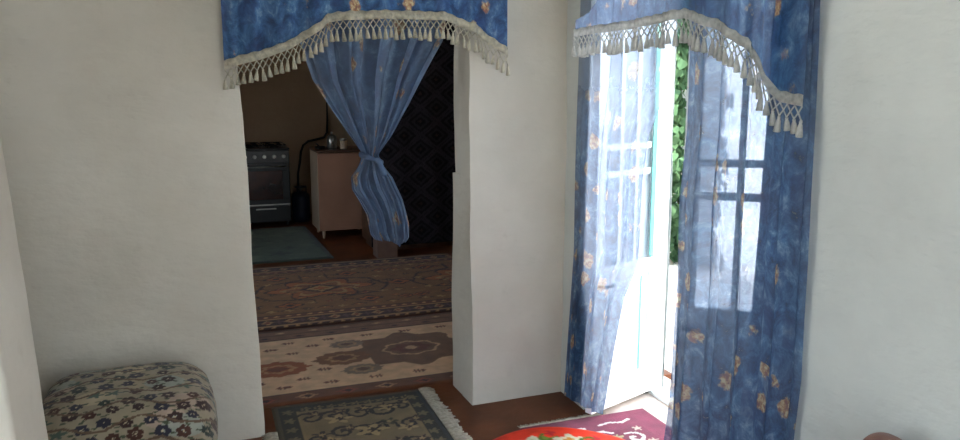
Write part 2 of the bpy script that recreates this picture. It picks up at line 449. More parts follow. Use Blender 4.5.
# ------------------------------------------------------------------ outer double door
m = MB()
for (a, b_) in ((3.245, 3.295), (2.045, 2.095)): m.box(2.14, 2.21, a, b_, 0.0, 1.99)
m.box(2.14, 2.21, 2.095, 3.245, 1.94, 1.99)
fr = m.build('trim_2', M['white_paint'], bevel=0.004); fr['kind'] = 'structure'
m = MB(); m.box(2.137, 2.14, 3.246, 3.252, 0, 1.94)
t_ = m.build('teal_edging', M['teal_paint'], fr)
m = MB(); m.box(2.13, 2.22, 2.095, 3.245, 0.0, 0.022)
m.build('door_sill', M['white_paint'], fr, bevel=0.004)

def leaf(name, hinge, ang, W=0.5, pane='frosted'):
    """glazed leaf; local x along the leaf from the hinge, local y thickness, painted face on +y"""
    r = empty(name, (hinge[0], hinge[1], 0.03), kind='structure'); r.rotation_euler = (0, 0, ang)
    H = 1.88; st = 0.062; th = 0.02; pt = 0.68
    m = MB(); m.box(0, st, -th, th, 0, H); m.box(W - st, W, -th, th, 0, H)
    m.box(st, W - st, -th, th, 0, 0.1); m.box(st, W - st, -th, th, pt - 0.07, pt); m.box(st, W - st, -th, th, H - 0.07, H)
    m.build('door_stile', M['white_paint'], r, bevel=0.003)
    m = MB(); m.box(st, W - st, -0.008, 0.008, 0.1, pt - 0.07); m.box(st + 0.05, W - st - 0.05, -0.014, 0.014, 0.15, pt - 0.12)
    m.build('lower_panel', M['white_paint'], r, bevel=0.003)
    m = MB()
    for z in (1.095, 1.215): m.box(st, W - st, -0.013, 0.013, z - 0.014, z + 0.014)
    for xc in (st + (W - 2*st) * 0.33, st + (W - 2*st) * 0.67): m.box(xc - 0.012, xc + 0.012, -0.012, 0.012, pt, H - 0.07)
    m.build('glazing_bar', M['white_paint'], r)
    m = MB(); m.box(st, W - st, -0.002, 0.002, pt, H - 0.07)
    m.build('pane', M[pane], r)
    m = MB()
    for s in (-1, 1):
        m.box(0.125, 0.135, s * 0.0215 - 0.0015, s * 0.0215 + 0.0015, 0.14, 0.6)
        m.box(st, st + 0.012, s * 0.0215 - 0.0015, s * 0.0215 + 0.0015, pt + 0.01, H - 0.08)
    m.box(st - 0.02, st, -0.0215, 0.0215, pt, H - 0.07)
    m.build('teal_edging', M['teal_paint'], r)
    m = MB(); m.tube([(W - 0.03, 0.02, 0.6), (W - 0.03, 0.05, 0.6), (W - 0.09, 0.055, 0.6)], 0.007)
    m.build('door_handle', M['black_iron'], r)
    return r
leaf('door_1', (2.13, 3.232), math.atan2(-0.165, -0.43), 0.465)
leaf('door_2', (2.145, 2.11), PI / 2 + math.radians(52), 0.54, 'mostly_clear')

# ------------------------------------------------------------------ curtains
def interp(tab, z):
    tab = sorted(tab)
    if z <= tab[0][0]: return tab[0][1]
    for (a, va), (b_, vb) in zip(tab, tab[1:]):
        if z <= b_:
            t = (z - a) / (b_ - a); return va + (vb - va) * t
    return tab[-1][1]

def fold(u, n, ph):
    return 0.6 * math.sin(2*PI*n*u + ph) + 0.28 * math.sin(2*PI*n*1.73*u + 1.3 + ph * 0.6) + 0.16 * math.sin(2*PI*n*2.9*u + 0.4)

def drape(name, pos, left, right, zt, zb, n, amp, width, mat, parent, nu=150, nv=90, zbot=None, sharp=0.0):
    """pos(a, z, d): along-wall coordinate a, height z, depth offset d"""
    V = []; UV = []; F = []; G = []
    wmax = max(interp(right, z) - interp(left, z) for z in [zb + (zt - zb) * k / 30 for k in range(31)])
    for j in range(nv + 1):
        tv = j / nv; 
        for i in range(nu + 1):
            u = i / nu
            zb_u = interp(zbot, u) if zbot else zb
            z = zt + (zb_u - zt) * tv
            l, r = interp(left, z), interp(right, z)
            ph = 0.9 * noise.noise(Vector((z * 1.3, n, u * 2)))
            A = interp(amp, z) if isinstance(amp, list) else amp
            d = A * fold(u, n, ph)
            uu = u + 0.35 / (2*PI*n) * math.sin(4*PI*n*u + ph)
            wob = 0.006 * noise.noise(Vector((u * 8, z * 5, 3.3)))
            V.append(pos(l + (r - l) * uu + wob, z, d + wob)); UV.append((u * width, z)); G.append([min(1.0, abs(r - l) / wmax) ** 2.4] * 3)
    w = nu + 1
    F = [(j*w+i, j*w+i+1, (j+1)*w+i+1, (j+1)*w+i) for j in range(nv) for i in range(nu)]
    return link_mesh(name, V, F, mat, parent, True, UV, np.array(G))

posB = lambda y0: (lambda a, z, d: (a, y0 + d, z))
def posR(x0, n0=1.98, f0=2.93, xr=1.70):
    def f(a, z, d):
        t = min(1.0, max(0.0, (n0 - a) / 0.22, (a - f0) / 0.14)); t = t * t * (3 - 2 * t)
        x = x0 + (xr - x0) * t
        # the hem reaches the floor where the cloth turns back to the wall
        return (x + d * (1 - 0.5 * t), a * x / x0, max(0.012, z - (x / x0 - 1) * (1.53 - z)))
    return f

# tied curtain in the inner doorway
tc_root = empty('tied_curtain', (0.85, 3.60, 0.0), 'blue flowered curtain gathered and knotted at its waist, hanging in the kitchen doorway', 'curtain')
tl = [(0.76,0.862),(0.792,0.852),(0.832,0.825),(0.927,0.808),(0.99,0.775),(1.046,0.742),(1.101,0.740),(1.15,0.775),(1.204,0.797),(1.296,0.735),(1.43,0.649),(1.539,0.584),(1.709,0.53),(1.95,0.50)]
trr = [(0.76,0.985),(0.805,1.012),(0.867,1.013),(0.988,0.985),(1.093,0.939),(1.15,0.895),(1.201,0.871),(1.291,0.943),(1.426,1.026),(1.54,1.089),(1.721,1.197),(1.95,1.235)]
am = [(0.76,0.034),(1.0,0.034),(1.15,0.026),(1.19,0.018),(1.25,0.03),(1.5,0.055),(1.95,0.06)]
keep(drape('curtain_cloth', posB(3.60), tl, trr, 1.95, 0.77, 5.2, am, 1.3, M['blue_c1'], tc_root, nu=170, nv=110,
           zbot=[(0, 0.80), (0.2, 0.80), (0.5, 0.79), (0.75, 0.765), (1, 0.80)]))
m = MB()
pts = []
for k in range(25):
    t = 2 * PI * k / 24
    pts.append((0.834 + 0.046 * math.cos(t), 3.60 + 0.040 * math.sin(t), 1.185 - 0.02 * math.cos(t)))
m.tube(pts, [0.012 + 0.003 * math.sin(k * 2.1) for k in range(25)], 8)
m.tube([(0.845, 3.55, 1.19), (0.858, 3.545, 1.17), (0.872, 3.55, 1.14), (0.885, 3.556, 1.115)], [0.016, 0.014, 0.012, 0.016], 8)
tb = m.build('tieback', M['blue_c1'], tc_root, smooth=True)
uvl = tb.data.uv_layers.new(name='UVMap')
for lp in tb.data.loops:
    q = tb.data.vertices[lp.vertex_index].co; uvl.data[lp.index].uv = (q.x + q.y, q.z + q.y)
keep(tb)
m = MB(); m.tube([(0.285, 3.60, 1.955), (1.25, 3.60, 1.955)], 0.008)
keep(m.build('curtain_wire', M['black_iron'], tc_root))

# valances ---------------------------------------------------------
def prof(tab, s): return interp(tab, s)

def make_valance(root, pos, top, s0, s1, ztop, slip, n, amp, width, mat, fm, band=0.036, net=0.045, tas=0.05, gap=0.03, edge=None):
    s_lo, s_hi = min(s0, s1), max(s0, s1)
    nu, nv = 150, 24; V = []; UV = []
    def dep(s, z):
        u = (s - s_lo) / (s_hi - s_lo); return amp * fold(u, n, 0.6 * noise.noise(Vector((z * 2, s, 5))))
    for j in range(nv + 1):
        for i in range(nu + 1):
            s = s_lo + (s_hi - s_lo) * i / nu
            zb = prof(top, s) - 0.01; zt = ztop if edge is None else prof(edge, s)
            z = zt + (zb - zt) * j / nv
            V.append(pos(s, z, dep(s, z))); UV.append(((s - s_lo) / (s_hi - s_lo) * width, z))
    w = nu + 1
    keep(link_mesh('valance_cloth', V, [(j*w+i, j*w+i+1, (j+1)*w+i+1, (j+1)*w+i) for j in range(nv) for i in range(nu)], mat, root, True, UV))
    # fringe band
    V = []; k = 140
    for i in range(k + 1):
        s = s_lo + (s_hi - s_lo) * i / k; z = prof(top, s); d = dep(s, z)
        sc = 0.002 * math.sin(i * 1.1)
        for (dz, dd) in ((0.0 + sc, -slip*0.004), (0.0 + sc, -slip*0.009), (-band, -slip*0.009), (-band, -slip*0.004)):
            V.append(pos(s, z + dz, d + dd))
    F = [(i*4+a, i*4+(a+1) % 4, (i+1)*4+(a+1) % 4, (i+1)*4+a) for i in range(k) for a in range(4)]
    keep(link_mesh('fringe_band', V, F, fm, root, True))
    # netting and tassels
    L = [0.0]; ss = [s_lo]; N = 400
    for i in range(1, N + 1):
        a = s_lo + (s_hi - s_lo) * (i - 1) / N; b_ = s_lo + (s_hi - s_lo) * i / N
        L.append(L[-1] + math.hypot(b_ - a, 0.75*(prof(top, b_) - prof(top, a)))); ss.append(b_)
    cnt = int(L[-1] / gap); cs = []
    for c in range(cnt + 1):
        cs.append(float(np.interp(L[-1] * (c + 0.0) / cnt, L, ss)))
    def P(s, dz, extra=0.0):
        z = prof(top, s); return Vector(pos(s, z + dz, dep(s, z) - slip * (0.007 + extra)))
    net_m = MB()
    for c in range(cnt):
        a, b_ = cs[c], cs[c + 1]; h = (a + b_) / 2
        z1 = -band; z2 = -band - net * 0.5; z3 = -band - net
        for (sa, sb, za, zb, e) in ((a, h, z1, z2, 0), (b_, h, z1, z2, 0.002), (h, a, z2, z3, 0.002), (h, b_, z2, z3, 0)):
            net_m.tube([P(sa, za, e), P(sb, zb, e)], 0.0025, 5, False)
        net_m.lathe([(0.001, -0.003), (0.004, 0), (0.001, 0.003)], P(h, z2, 0.001), 6)
        net_m.lathe([(0.001, -0.003), (0.004, 0), (0.001, 0.003)], P(a, z3, 0.001), 6)
    keep(net_m.build('fringe_netting', fm, root, smooth=True))
    tm = MB()
    tm.lathe([(0.003, 0.0), (0.0045, -0.004), (0.004, -0.009), (0.0058, -0.014), (0.0078, -tas*0.6), (0.0095, -tas*0.95), (0.008, -tas)], (0, 0, 0), 14, rib=0.14, ribn=7)
    proto = None
    for c in range(cnt + 1):
        p = P(cs[c], -band - net, 0.001)
        if proto is None:
            o = tm.build('tassel', fm, root, smooth=True); proto = o
        else:
            o = proto.copy(); COL.objects.link(o); o.parent = root
        o.location = p - Vector(root.location)
        o.rotation_euler = (random.uniform(-.12, .12), random.uniform(-.12, .12), random.uniform(0, 3))
        sz = random.uniform(0.85, 1.15); o.scale = (1, 1, sz)

v1 = empty('fringed_valance', (0.8, 3.33, 1.98), 'blue flowered valance with cream tasselled fringe above the kitchen doorway', 'valance')
top1 = [(0.196,1.612),(0.246,1.631),(0.342,1.655),(0.452,1.696),(0.583,1.777),(0.604,1.802),(0.65,1.812),(0.844,1.824),(1.106,1.824),(1.137,1.813),(1.265,1.766),(1.279,1.748),(1.39,1.678)]
make_valance(v1, posB(3.33), top1, 0.196, 1.392, 1.985, 1, 9, 0.014, 1.7, M['blue_v1'], M['fringe'], gap=0.0245, net=0.038, tas=0.043)
m = MB(); m.tube([(0.12, 3.335, 1.985), (1.47, 3.335, 1.985)], 0.012); m.lathe([(0.005, -.03), (0.02, -.015), (0.02, .015), (0.005, .03)], (0.11, 3.335, 1.985), 12, 'x'); m.lathe([(0.005, -.03), (0.02, -.015), (0.02, .015), (0.005, .03)], (1.48, 3.335, 1.985), 12, 'x')
m.tube([(0.16, 3.335, 1.985), (0.16, 3.42, 1.985)], 0.008); m.tube([(1.43, 3.335, 1.985), (1.43, 3.42, 1.985)], 0.008)
keep(m.build('curtain_rod', M['worktop'], v1, smooth=True))

v2 = empty('fringed_valance', (1.555, 2.3, 1.98), 'blue flowered valance with white tasselled fringe above the sunlit outer door', 'valance')
top2 = [(1.665,1.497),(1.749,1.507),(1.785,1.53),(1.857,1.61),(1.894,1.653),(2.018,1.708),(2.141,1.744),(2.204,1.760),(2.36,1.752),(2.515,1.744),(2.865,1.742),(2.95,1.735)]
edge2 = [(1.665,1.985),(2.55,1.985),(2.66,1.90),(2.84,1.80),(2.95,1.765)]
make_valance(v2, posR(1.53, xr=1.655), top2, 1.665, 2.95, 1.985, 1, 8, 0.011, 1.8, M['blue_v2'], M['fringe2'], band=0.03, net=0.035, tas=0.045, gap=0.027, edge=edge2)
m = MB(); m.tube([(1.53, 1.56, 1.998), (1.53, 3.27, 1.998)], 0.010)
m.tube([(1.53, 1.60, 2.0), (1.735, 1.60, 2.0)], 0.008); m.tube([(1.53, 3.25, 2.0), (1.735, 3.25, 2.0)], 0.008)
keep(m.build('curtain_rod', M['worktop'], v2, smooth=True))

# right door panels --------------------------------------------------
pl = empty('door_curtain', (1.62, 2.8, 0.0), 'pale backlit blue curtain panel on the corner side of the outer door', 'curtain', 'curtain panels at the outer door')
Lp = [(0.10,3.175),(0.417,3.150),(0.794,3.112),(1.239,3.103),(1.706,3.096),(1.98,3.09)]
Rp = [(0.14,2.817),(0.212,2.795),(0.449,2.742),(0.677,2.676),(0.84,2.583),(1.169,2.568),(1.339,2.531),(1.395,2.489),(1.503,2.433),(1.605,2.397),(1.704,2.357),(1.98,2.33)]
keep(drape('curtain_cloth', posR(1.625), Lp, Rp, 1.98, 0.1, 3.3, [(0.1, 0.02), (1.98, 0.012)], 0.95, M['blue_c2'], pl, nu=130, nv=100,
           zbot=[(0, 0.085), (1, 0.135)]))
pr = empty('door_curtain', (1.62, 2.0, 0.0), 'darker blue curtain panel with glowing pane shapes, right half of the outer door', 'curtain', 'curtain panels at the outer door')
Lq = [(0.03,2.36),(0.228,2.351),(0.389,2.337),(0.656,2.33),(0.844,2.313),(1.128,2.316),(1.37,2.293),(1.668,2.298),(1.98,2.295)]
Rq = [(0.03,1.712),(0.512,1.704),(0.698,1.693),(0.988,1.698),(1.212,1.704),(1.483,1.708),(1.744,1.719),(1.98,1.72)]
keep(drape('curtain_cloth', posR(1.615), Lq, Rq, 1.98, 0.04, 4.5, [(0.03, 0.028), (1.98, 0.02)], 1.1, M['blue_c3'], pr, nu=140, nv=100))

# ------------------------------------------------------------------ pattern painter
class Canvas:
    def __init__(s, x0, x1, y0, y1, base, res=200):
        s.x0, s.x1, s.y0, s.y1 = x0, x1, y0, y1
        s.W = int((x1 - x0) * res); s.H = int((y1 - y0) * res)
        s.X, s.Y = np.meshgrid(np.linspace(x0, x1, s.W), np.linspace(y0, y1, s.H))
        s.A = np.zeros((s.H, s.W, 3)) + np.array(lin(base)[:3])
    def put(s, mask, c, a=1.0):
        col = np.array(lin(c)[:3]); s.A[mask] = s.A[mask] * (1 - a) + col * a
    def rect(s, a, b, c, d, col, al=1.0): s.put((s.X >= a) & (s.X <= b) & (s.Y >= c) & (s.Y <= d), col, al)
    def ell(s, cx, cy, rx, ry, col, al=1.0, hole=0): 
        r = ((s.X - cx) / rx) ** 2 + ((s.Y - cy) / ry) ** 2; s.put((r < 1) & (r >= hole * hole), col, al)
    def dia(s, cx, cy, rx, ry, col, al=1.0, hole=0):
        r = abs(s.X - cx) / rx + abs(s.Y - cy) / ry; s.put((r < 1) & (r >= hole), col, al)
    def lobe(s, cx, cy, rx, ry, k, amp, col, al=1.0, ph=0.0, hole=0):
        dx, dy = (s.X - cx) / rx, (s.Y - cy) / ry
        r = np.hypot(dx, dy); t = np.arctan2(dy, dx); lim = 1 - amp + amp * np.cos(k * t + ph)
        s.put((r < lim) & (r >= hole * lim), col, al)
    def stroke(s, pts, w, col, al=1.0):
        for (ax, ay), (bx, by) in zip(pts, pts[1:]):
            dx, dy = bx - ax, by - ay; L2 = dx*dx + dy*dy + 1e-9
            t = np.clip(((s.X - ax) * dx + (s.Y - ay) * dy) / L2, 0, 1)
            s.put(np.hypot(s.X - ax - t*dx, s.Y - ay - t*dy) < w, col, al)
    def scroll(s, cx, cy, r, a0, turns, w, col, flip=1):
        s.stroke([(cx + r*(1-k/14)*math.cos(a0 + flip*turns*2*PI*k/12), cy + r*(1-k/14)*math.sin(a0 + flip*turns*2*PI*k/12)) for k in range(13)], w, col)
    def sample(s, x, y):
        i = np.clip(((np.asarray(x) - s.x0) / (s.x1 - s.x0) * (s.W - 1)).round().astype(int), 0, s.W - 1)
        j = np.clip(((np.asarray(y) - s.y0) / (s.y1 - s.y0) * (s.H - 1)).round().astype(int), 0, s.H - 1)
        return s.A[j, i]

def tint(cv, t):
    cv.A *= np.array(t)

def rug(name, cv, mat, label, cat, z0=0.0, th=0.008, step=0.009, mask=None, group=None, seed=0, root=None, skew=None, wav=0.003):
    nx = int((cv.x1 - cv.x0) / step); ny = int((cv.y1 - cv.y0) / step)
    xs = np.linspace(cv.x0, cv.x1, nx + 1); ys = np.linspace(cv.y0, cv.y1, ny + 1)
    V = []; 
    for j, y in enumerate(ys):
        for i, x in enumerate(xs):
            e = min(1.0, min(i, nx - i, j, ny - j) / 1.5)
            z = z0 + th * e + wav * (0.5 + 0.5 * noise.noise(Vector((x * 3, y * 3, seed)))) * e
            px, py = (skew(x, y) if skew else (x, y)); V.append((px, py, z + 0.0004))
    w = nx + 1
    XX, YY = np.meshgrid(xs, ys)
    cols = cv.sample(XX.ravel(), YY.ravel())
    F = [(j*w+i, j*w+i+1, (j+1)*w+i+1, (j+1)*w+i) for j in range(ny) for i in range(nx)]
    # underside
    n = len(V); base = [V[0], V[nx], V[ny*w+nx], V[ny*w]]
    V += [(b[0], b[1], z0) for b in base]; cols = np.vstack([cols, np.zeros((4, 3)) + 0.2]); F.append((n+3, n+2, n+1, n))
    o = link_mesh(name, V, F, mat, root, True, None, cols)
    if root: keep(o)
    if label: tag(o, label, cat, group)
    return o

# --- cream medallion rug
c = Canvas(-0.6, 2.2, 3.73, 4.92, (190, 168, 148))
c.rect(-1, 3, 3.73, 3.845, (92, 60, 44)); c.rect(-1, 3, 3.84, 3.85, (48, 32, 28))
c.rect(-1, 3, 4.71, 4.92, (112, 84, 70)); c.rect(-1, 3, 4.705, 4.72, (70, 48, 40)); c.rect(-1, 3, 4.80, 4.81, (60, 42, 38)); c.rect(-1, 3, 4.88, 4.92, (66, 46, 40))
for k in range(14):
    x = -0.5 + 0.2 * k + 0.03
    c.dia(x, 3.785, 0.055, 0.035, (150, 120, 96) if k % 2 else (120, 62, 48)); c.dia(x, 3.785, 0.03, 0.018, (52, 32, 28))
    c.dia(x + 0.1, 4.76, 0.03, 0.02, (58, 40, 40)); c.dia(x, 4.845, 0.03, 0.018, (170, 146, 120))
def medallion(cx, cy, rx, ry, body, inner, line):
    c.dia(cx, cy, rx * 1.28, ry * 0.75, body); c.lobe(cx, cy, rx, ry, 8, 0.09, body)
    c.lobe(cx, cy, rx * 0.5, ry * 0.42, 8, 0.06, line); c.lobe(cx, cy, rx * 0.45, ry * 0.37, 8, 0.06, body)
    c.lobe(cx, cy, rx * 0.36, ry * 0.28, 6, 0.12, inner, hole=0.45); c.ell(cx, cy, 0.03, 0.03, line)
medallion(1.21, 4.31, 0.35, 0.30, (104, 80, 66), (92, 54, 46), (176, 152, 130))
medallion(-0.35, 4.31, 0.35, 0.30, (104, 80, 66), (92, 54, 46), (176, 152, 130))
for (x, y, r, col) in ((0.80, 4.27, 0.16, (112, 80, 58)), (0.44, 4.21, 0.17, (136, 80, 50)), (0.87, 4.50, 0.10, (120, 108, 104)), (0.87, 4.06, 0.11, (118, 108, 100)), (1.75, 4.3, 0.16, (112, 80, 58))):
    c.lobe(x, y, r, r * 0.72, 12, 0.05, col); c.dia(x, y, r * 1.12, r * 0.6, col)
    c.lobe(x, y, r * 0.62, r * 0.42, 8, 0.1, (176, 148, 116), 0.6, hole=0.72); c.dia(x, y, r * 0.4, r * 0.25, (86, 52, 44), 0.7)
for j, y in enumerate((3.93, 4.02, 4.13, 4.44, 4.54, 4.63)):
    for k in range(13):
        x = -0.5 + 0.235 * k + (0.11 if j % 2 else 0.0)
        if abs(x - 1.21) < 0.36 and 4.0 < y < 4.62: continue
        if any(math.hypot(x - a, (y - b_) * 1.3) < r_ + 0.03 for a, b_, r_ in ((0.80, 4.27, .16), (0.44, 4.21, .17), (0.87, 4.50, .10), (0.87, 4.06, .11))): continue
        for q in (-0.022, 0, 0.022):
            c.ell(x + q, y, 0.008, 0.022, (88, 64, 62))
        c.stroke([(x - 0.035, y - 0.0), (x + 0.035, y)], 0.006, (118, 70, 54))
tint(c, (1.42, 1.2, 0.95))
rug('medallion_rug', c, M['woven'], 'cream rug with brown lobed medallion just beyond the kitchen doorway', 'rug', th=0.009, step=0.0095, seed=1)

# --- brown patterned carpet
c = Canvas(-0.6, 2.24, 4.95, 6.72, (118, 90, 58))
for (a, b_, col) in ((0, .05, (60, 42, 40)), (.05, .075, (150, 130, 104)), (.075, .20, (58, 36, 34)), (.20, .225, (150, 126, 96)), (.225, .28, (96, 62, 48)), (.28, .30, (44, 32, 32))):
    c.rect(-1, 3, 4.95 + a, 4.95 + b_, col); c.rect(-1, 3, 6.72 - b_, 6.72 - a, col)
for k in range(40):
    x = -0.6 + 0.072 * k
    for yy in (4.95 + .137, 6.72 - .137):
        if k % 2: c.dia(x, yy, 0.04, 0.045, (160, 138, 110)); c.dia(x, yy, 0.02, 0.022, (110, 50, 40))
        else: c.lobe(x, yy, 0.03, 0.04, 4, 0.3, (92, 70, 80))
    c.ell(x, 4.95 + .252, 0.016, 0.012, (190, 160, 120)); c.ell(x + .03, 4.95 + .025, 0.012, 0.012, (170, 146, 116)); c.ell(x, 6.72 - .252, 0.016, 0.012, (150, 120, 96))
dk, org, cr = (58, 38, 30), (146, 92, 46), (158, 138, 100)
for cx in (0.95, -0.35, 2.15):
    c.lobe(cx, 5.85, 0.42, 0.30, 6, 0.18, dk); c.lobe(cx, 5.85, 0.39, 0.27, 6, 0.18, org); c.lobe(cx, 5.85, 0.3, 0.2, 6, 0.2, cr); c.lobe(cx, 5.85, 0.26, 0.17, 6, 0.2, (120, 84, 56))
    c.dia(cx, 5.85, 0.16, 0.13, dk); c.dia(cx, 5.85, 0.11, 0.09, cr); c.lobe(cx, 5.85, 0.06, 0.06, 4, 0.3, org)
    for sx in (-1, 1):
        for (dx, dy, r) in ((0.28, 0.40, 0.10), (0.28, -0.40, 0.10), (0.60, 0.0, 0.11), (0.55, 0.42, 0.07), (0.55, -0.42, 0.07)):
            c.lobe(cx + sx*dx, 5.85 + dy, r, r * 0.8, 4, 0.15, dk); c.lobe(cx + sx*dx, 5.85 + dy, r * .78, r * .6, 4, 0.15, org); c.dia(cx + sx*dx, 5.85 + dy, r*.4, r*.35, dk)
        c.stroke([(cx + sx*0.1, 5.45), (cx + sx*0.1, 5.55), (cx + sx*0.4, 5.62), (cx + sx*0.5, 5.8), (cx + sx*0.4, 6.05), (cx + sx*0.1, 6.15), (cx + sx*.1, 6.3)], 0.011, dk)
rs = random.Random(17)
for j in range(8):
    for i in range(24):
        x = -.55 + i * .12 + (.06 if j % 2 else 0); y = 5.33 + j * .15
        if c.sample([x], [y])[0][0] > .13 and rs.random() < .8:
            k_ = rs.choice((dk, org, cr, (110, 54, 40)))
            c.lobe(x, y, .034, .03, 4, .35, k_, ph=rs.uniform(0, 3)); c.ell(x, y, .008, .008, cr)
            if rs.random() < .5: c.stroke([(x - .05, y), (x, y + .035), (x + .05, y)], .006, dk)
tint(c, (1.38, 1.05, 0.7))
rug('patterned_carpet', c, M['woven'], 'dark brown carpet with ochre medallions and beaded borders across the kitchen floor', 'carpet', th=0.010, step=0.0125, seed=2)

# --- green rug at stove
c = Canvas(0.0, 1.25, 6.9, 8.6, (92, 112, 96))
rs = random.Random(3)
for k in range(60):
    x, y, r = rs.uniform(.1, 1.42), rs.uniform(6.9, 8.6), rs.uniform(.04, .12)
    c.lobe(x, y, r, r, rs.choice((3, 4, 5)), 0.3, rs.choice(((66, 86, 74), (112, 134, 112), (56, 76, 68))), 0.8)
c.rect(-1, 3, 6.9, 6.96, (58, 74, 62)); c.rect(1.19, 1.25, 6, 9, (58, 74, 62)); c.rect(.0, .06, 6, 9, (58, 74, 62)); c.rect(-1, 3, 8.54, 8.6, (58, 74, 62))
tint(c, (0.66, 0.68, 0.56))
rug('green_mat', c, M['woven'], 'mottled green mat on the floor in front of the stove', 'mat', step=0.02, seed=3)

# --- floral rug at the doorway, with fringes
rr = empty('floral_rug', (0.74, 3.2, 0.0), 'dark green and cream scrolled rug with cream end fringes, lying through the kitchen doorway', 'rug')
c = Canvas(0.34, 1.06, 2.45, 3.70, (142, 130, 106))
dg, bl = (50, 48, 36), (40, 32, 26)
c.rect(0, 2, 3.59, 3.70, dg); c.rect(0.96, 1.06, 2, 4, dg); c.rect(0.34, 0.45, 2, 4, dg); c.rect(0, 2, 2.45, 2.56, dg)
c.rect(1.03, 1.06, 2, 4, (56, 60, 66)); c.rect(0.34, 0.37, 2, 4, (86, 84, 66)); c.rect(.955, .97, 2.5, 3.6, (150, 138, 108)); c.rect(.445, .46, 2.5, 3.6, (150, 138, 108)); c.rect(.0, 2, 3.665, 3.70, (96, 78, 60))
for k in range(12):
    c.lobe(1.0, 2.6 + k * .1, 0.03, 0.03, 5, .3, (128, 122, 96)); c.lobe(.405, 2.6 + k * .1, 0.03, 0.03, 5, .3, (128, 122, 96))
rs = random.Random(11)
for k in range(26):
    x = 0.50 + (k % 5) * 0.105 + rs.uniform(-.02, .02); y = 3.50 - (k // 5) * 0.2 + rs.uniform(-.03, .03)
    c.scroll(x, y, rs.uniform(.05, .075), rs.uniform(0, 6), 1.2, 0.009, bl, rs.choice((-1, 1)))
    c.lobe(x + .03, y + .04, .045, .038, 5, .32, rs.choice(((64, 42, 34), (72, 74, 52), (50, 40, 34))), ph=rs.uniform(0, 6))
    c.lobe(x + .03, y + .04, .018, .018, 5, .3, (176, 160, 128))
for k in range(9):
    c.lobe(.49 + k * .06, 3.62, .028, .022, 5, .3, (150, 140, 110)); c.ell(.49 + k*.06, 3.62, .008, .008, bl)
def skA(x, y):
    return (x + (y - 3.40) * 0.03, y + 0.02 * math.sin(x * 5) * 0.3 - 0.02 * (x - .7))
for (x, y, r) in ((.62, 3.46, .07), (.86, 3.52, .05), (.74, 3.30, .08), (.55, 3.24, .05), (.90, 3.28, .05), (.7, 3.1, .07)):
    c.lobe(x, y, r, r * .8, 5, .3, (196, 180, 146), .9, ph=x * 9)
    c.lobe(x + .01, y, r * .4, r * .35, 5, .3, (60, 44, 34), ph=x * 5)
tint(c, (0.74, 0.62, 0.44))
rug('rug_field', c, M['woven'], None, None, step=0.006, seed=4, root=rr, skew=skA)
def fringe_strip(x0, x1, dirx, y0, y1, nm='rug_fringe'):
    m = MB(); rs = random.Random(5)
    y = y0
    while y < y1:
        a = skA(x0, y); j = rs.uniform(-.012, .012); L = (x1 - x0) * rs.uniform(.85, 1.1) * (0.75 + 0.35 * noise.noise(Vector((y * 9, 1, 0))) + .25)
        m.tube([(a[0], a[1], 0.009), (a[0] + L * .5, a[1] + j * .4, 0.011), (a[0] + L, a[1] + j, 0.004)], [0.0045, 0.005, 0.0035], 5)
        y += 0.0075
    return keep(m.build(nm, M['rugfringe'], rr, smooth=True))
fringe_strip(1.058, 1.13, 1, 2.46, 3.69)
fringe_strip(0.342, 0.28, -1, 2.46, 3.40)

# --- maroon rug by the outer door
mr = empty('maroon_rug', (1.7, 2.6, 0.0), 'maroon rug with white scrollwork reaching over the outer door threshold', 'rug')
c = Canvas(1.36, 2.0, 1.9, 3.085, (128, 44, 72))
wh = (226, 212, 208)
c.rect(1.48, 1.88, 1.9, 2.9, (120, 40, 66)); 
for k in range(8):
    y = 2.86 - k * 0.13
    c.scroll(1.66, y, .06, 0.4 + k, 1.1, .008, wh); c.scroll(1.79, y - .05, .055, 2 + k, 1.1, .008, wh, -1); c.scroll(1.53, y - .04, .055, 2.6 + k, 1.1, .008, wh)
    c.lobe(1.72, y - .02, .03, .03, 5, .3, (176, 160, 120)); c.lobe(1.59, y + .02, .026, .026, 5, .3, (90, 96, 70)); c.lobe(1.85, y + .03, .026, .026, 5, .3, (200, 176, 160))
c.stroke([(1.70, 2.975), (1.76, 2.985), (1.82, 2.97), (1.86, 2.99)], .008, wh); c.stroke([(1.5, 2.96), (1.56, 2.98), (1.62, 2.965)], .008, wh)
rug('rug_field', c, M['woven'], None, None, step=0.006, seed=6, root=mr)
m = MB(); y = 1.365; rs = random.Random(9)
while y < 1.80:
    L = rs.uniform(.022, .034); m.tube([(y, 3.083, .008), (y + rs.uniform(-.006, .006), 3.083 + L, .003)], [.004, .003], 5); y += .006
keep(m.build('rug_fringe', M['rugfringe'], mr, smooth=True))

# --- round red cloth
cx0, cy0, R0 = 1.37, 2.66, 0.385
c = Canvas(cx0 - R0, cx0 + R0, cy0 - R0, cy0 + R0, (226, 62, 40))
for k in range(9):
    t = k * 2 * PI / 9 + 1.72; x, y = cx0 + .235 * math.cos(t), cy0 + .235 * math.sin(t)
    c.lobe(x, y, .075, .06, 5, .22, (214, 206, 180)); c.lobe(x, y, .028, .026, 5, .2, (206, 150, 70))
    t2 = t - .33; x, y = cx0 + .245 * math.cos(t2), cy0 + .245 * math.sin(t2)
    c.lobe(x, y, .05, .035, 3, .35, (110, 124, 52)); c.scroll(x, y, .05, t2, .6, .007, (84, 110, 44))
    t3 = t + .3; x, y = cx0 + .30 * math.cos(t3), cy0 + .30 * math.sin(t3)
    c.lobe(x, y, .03, .03, 4, .3, (196, 46, 50))
c.ell(cx0, cy0, R0, R0, (188, 38, 30), hole=.985); c.lobe(cx0, cy0, .12, .12, 8, .2, (236, 200, 90))
V = [(cx0, cy0, 0.03)]; F = []; nr, na = 60, 180
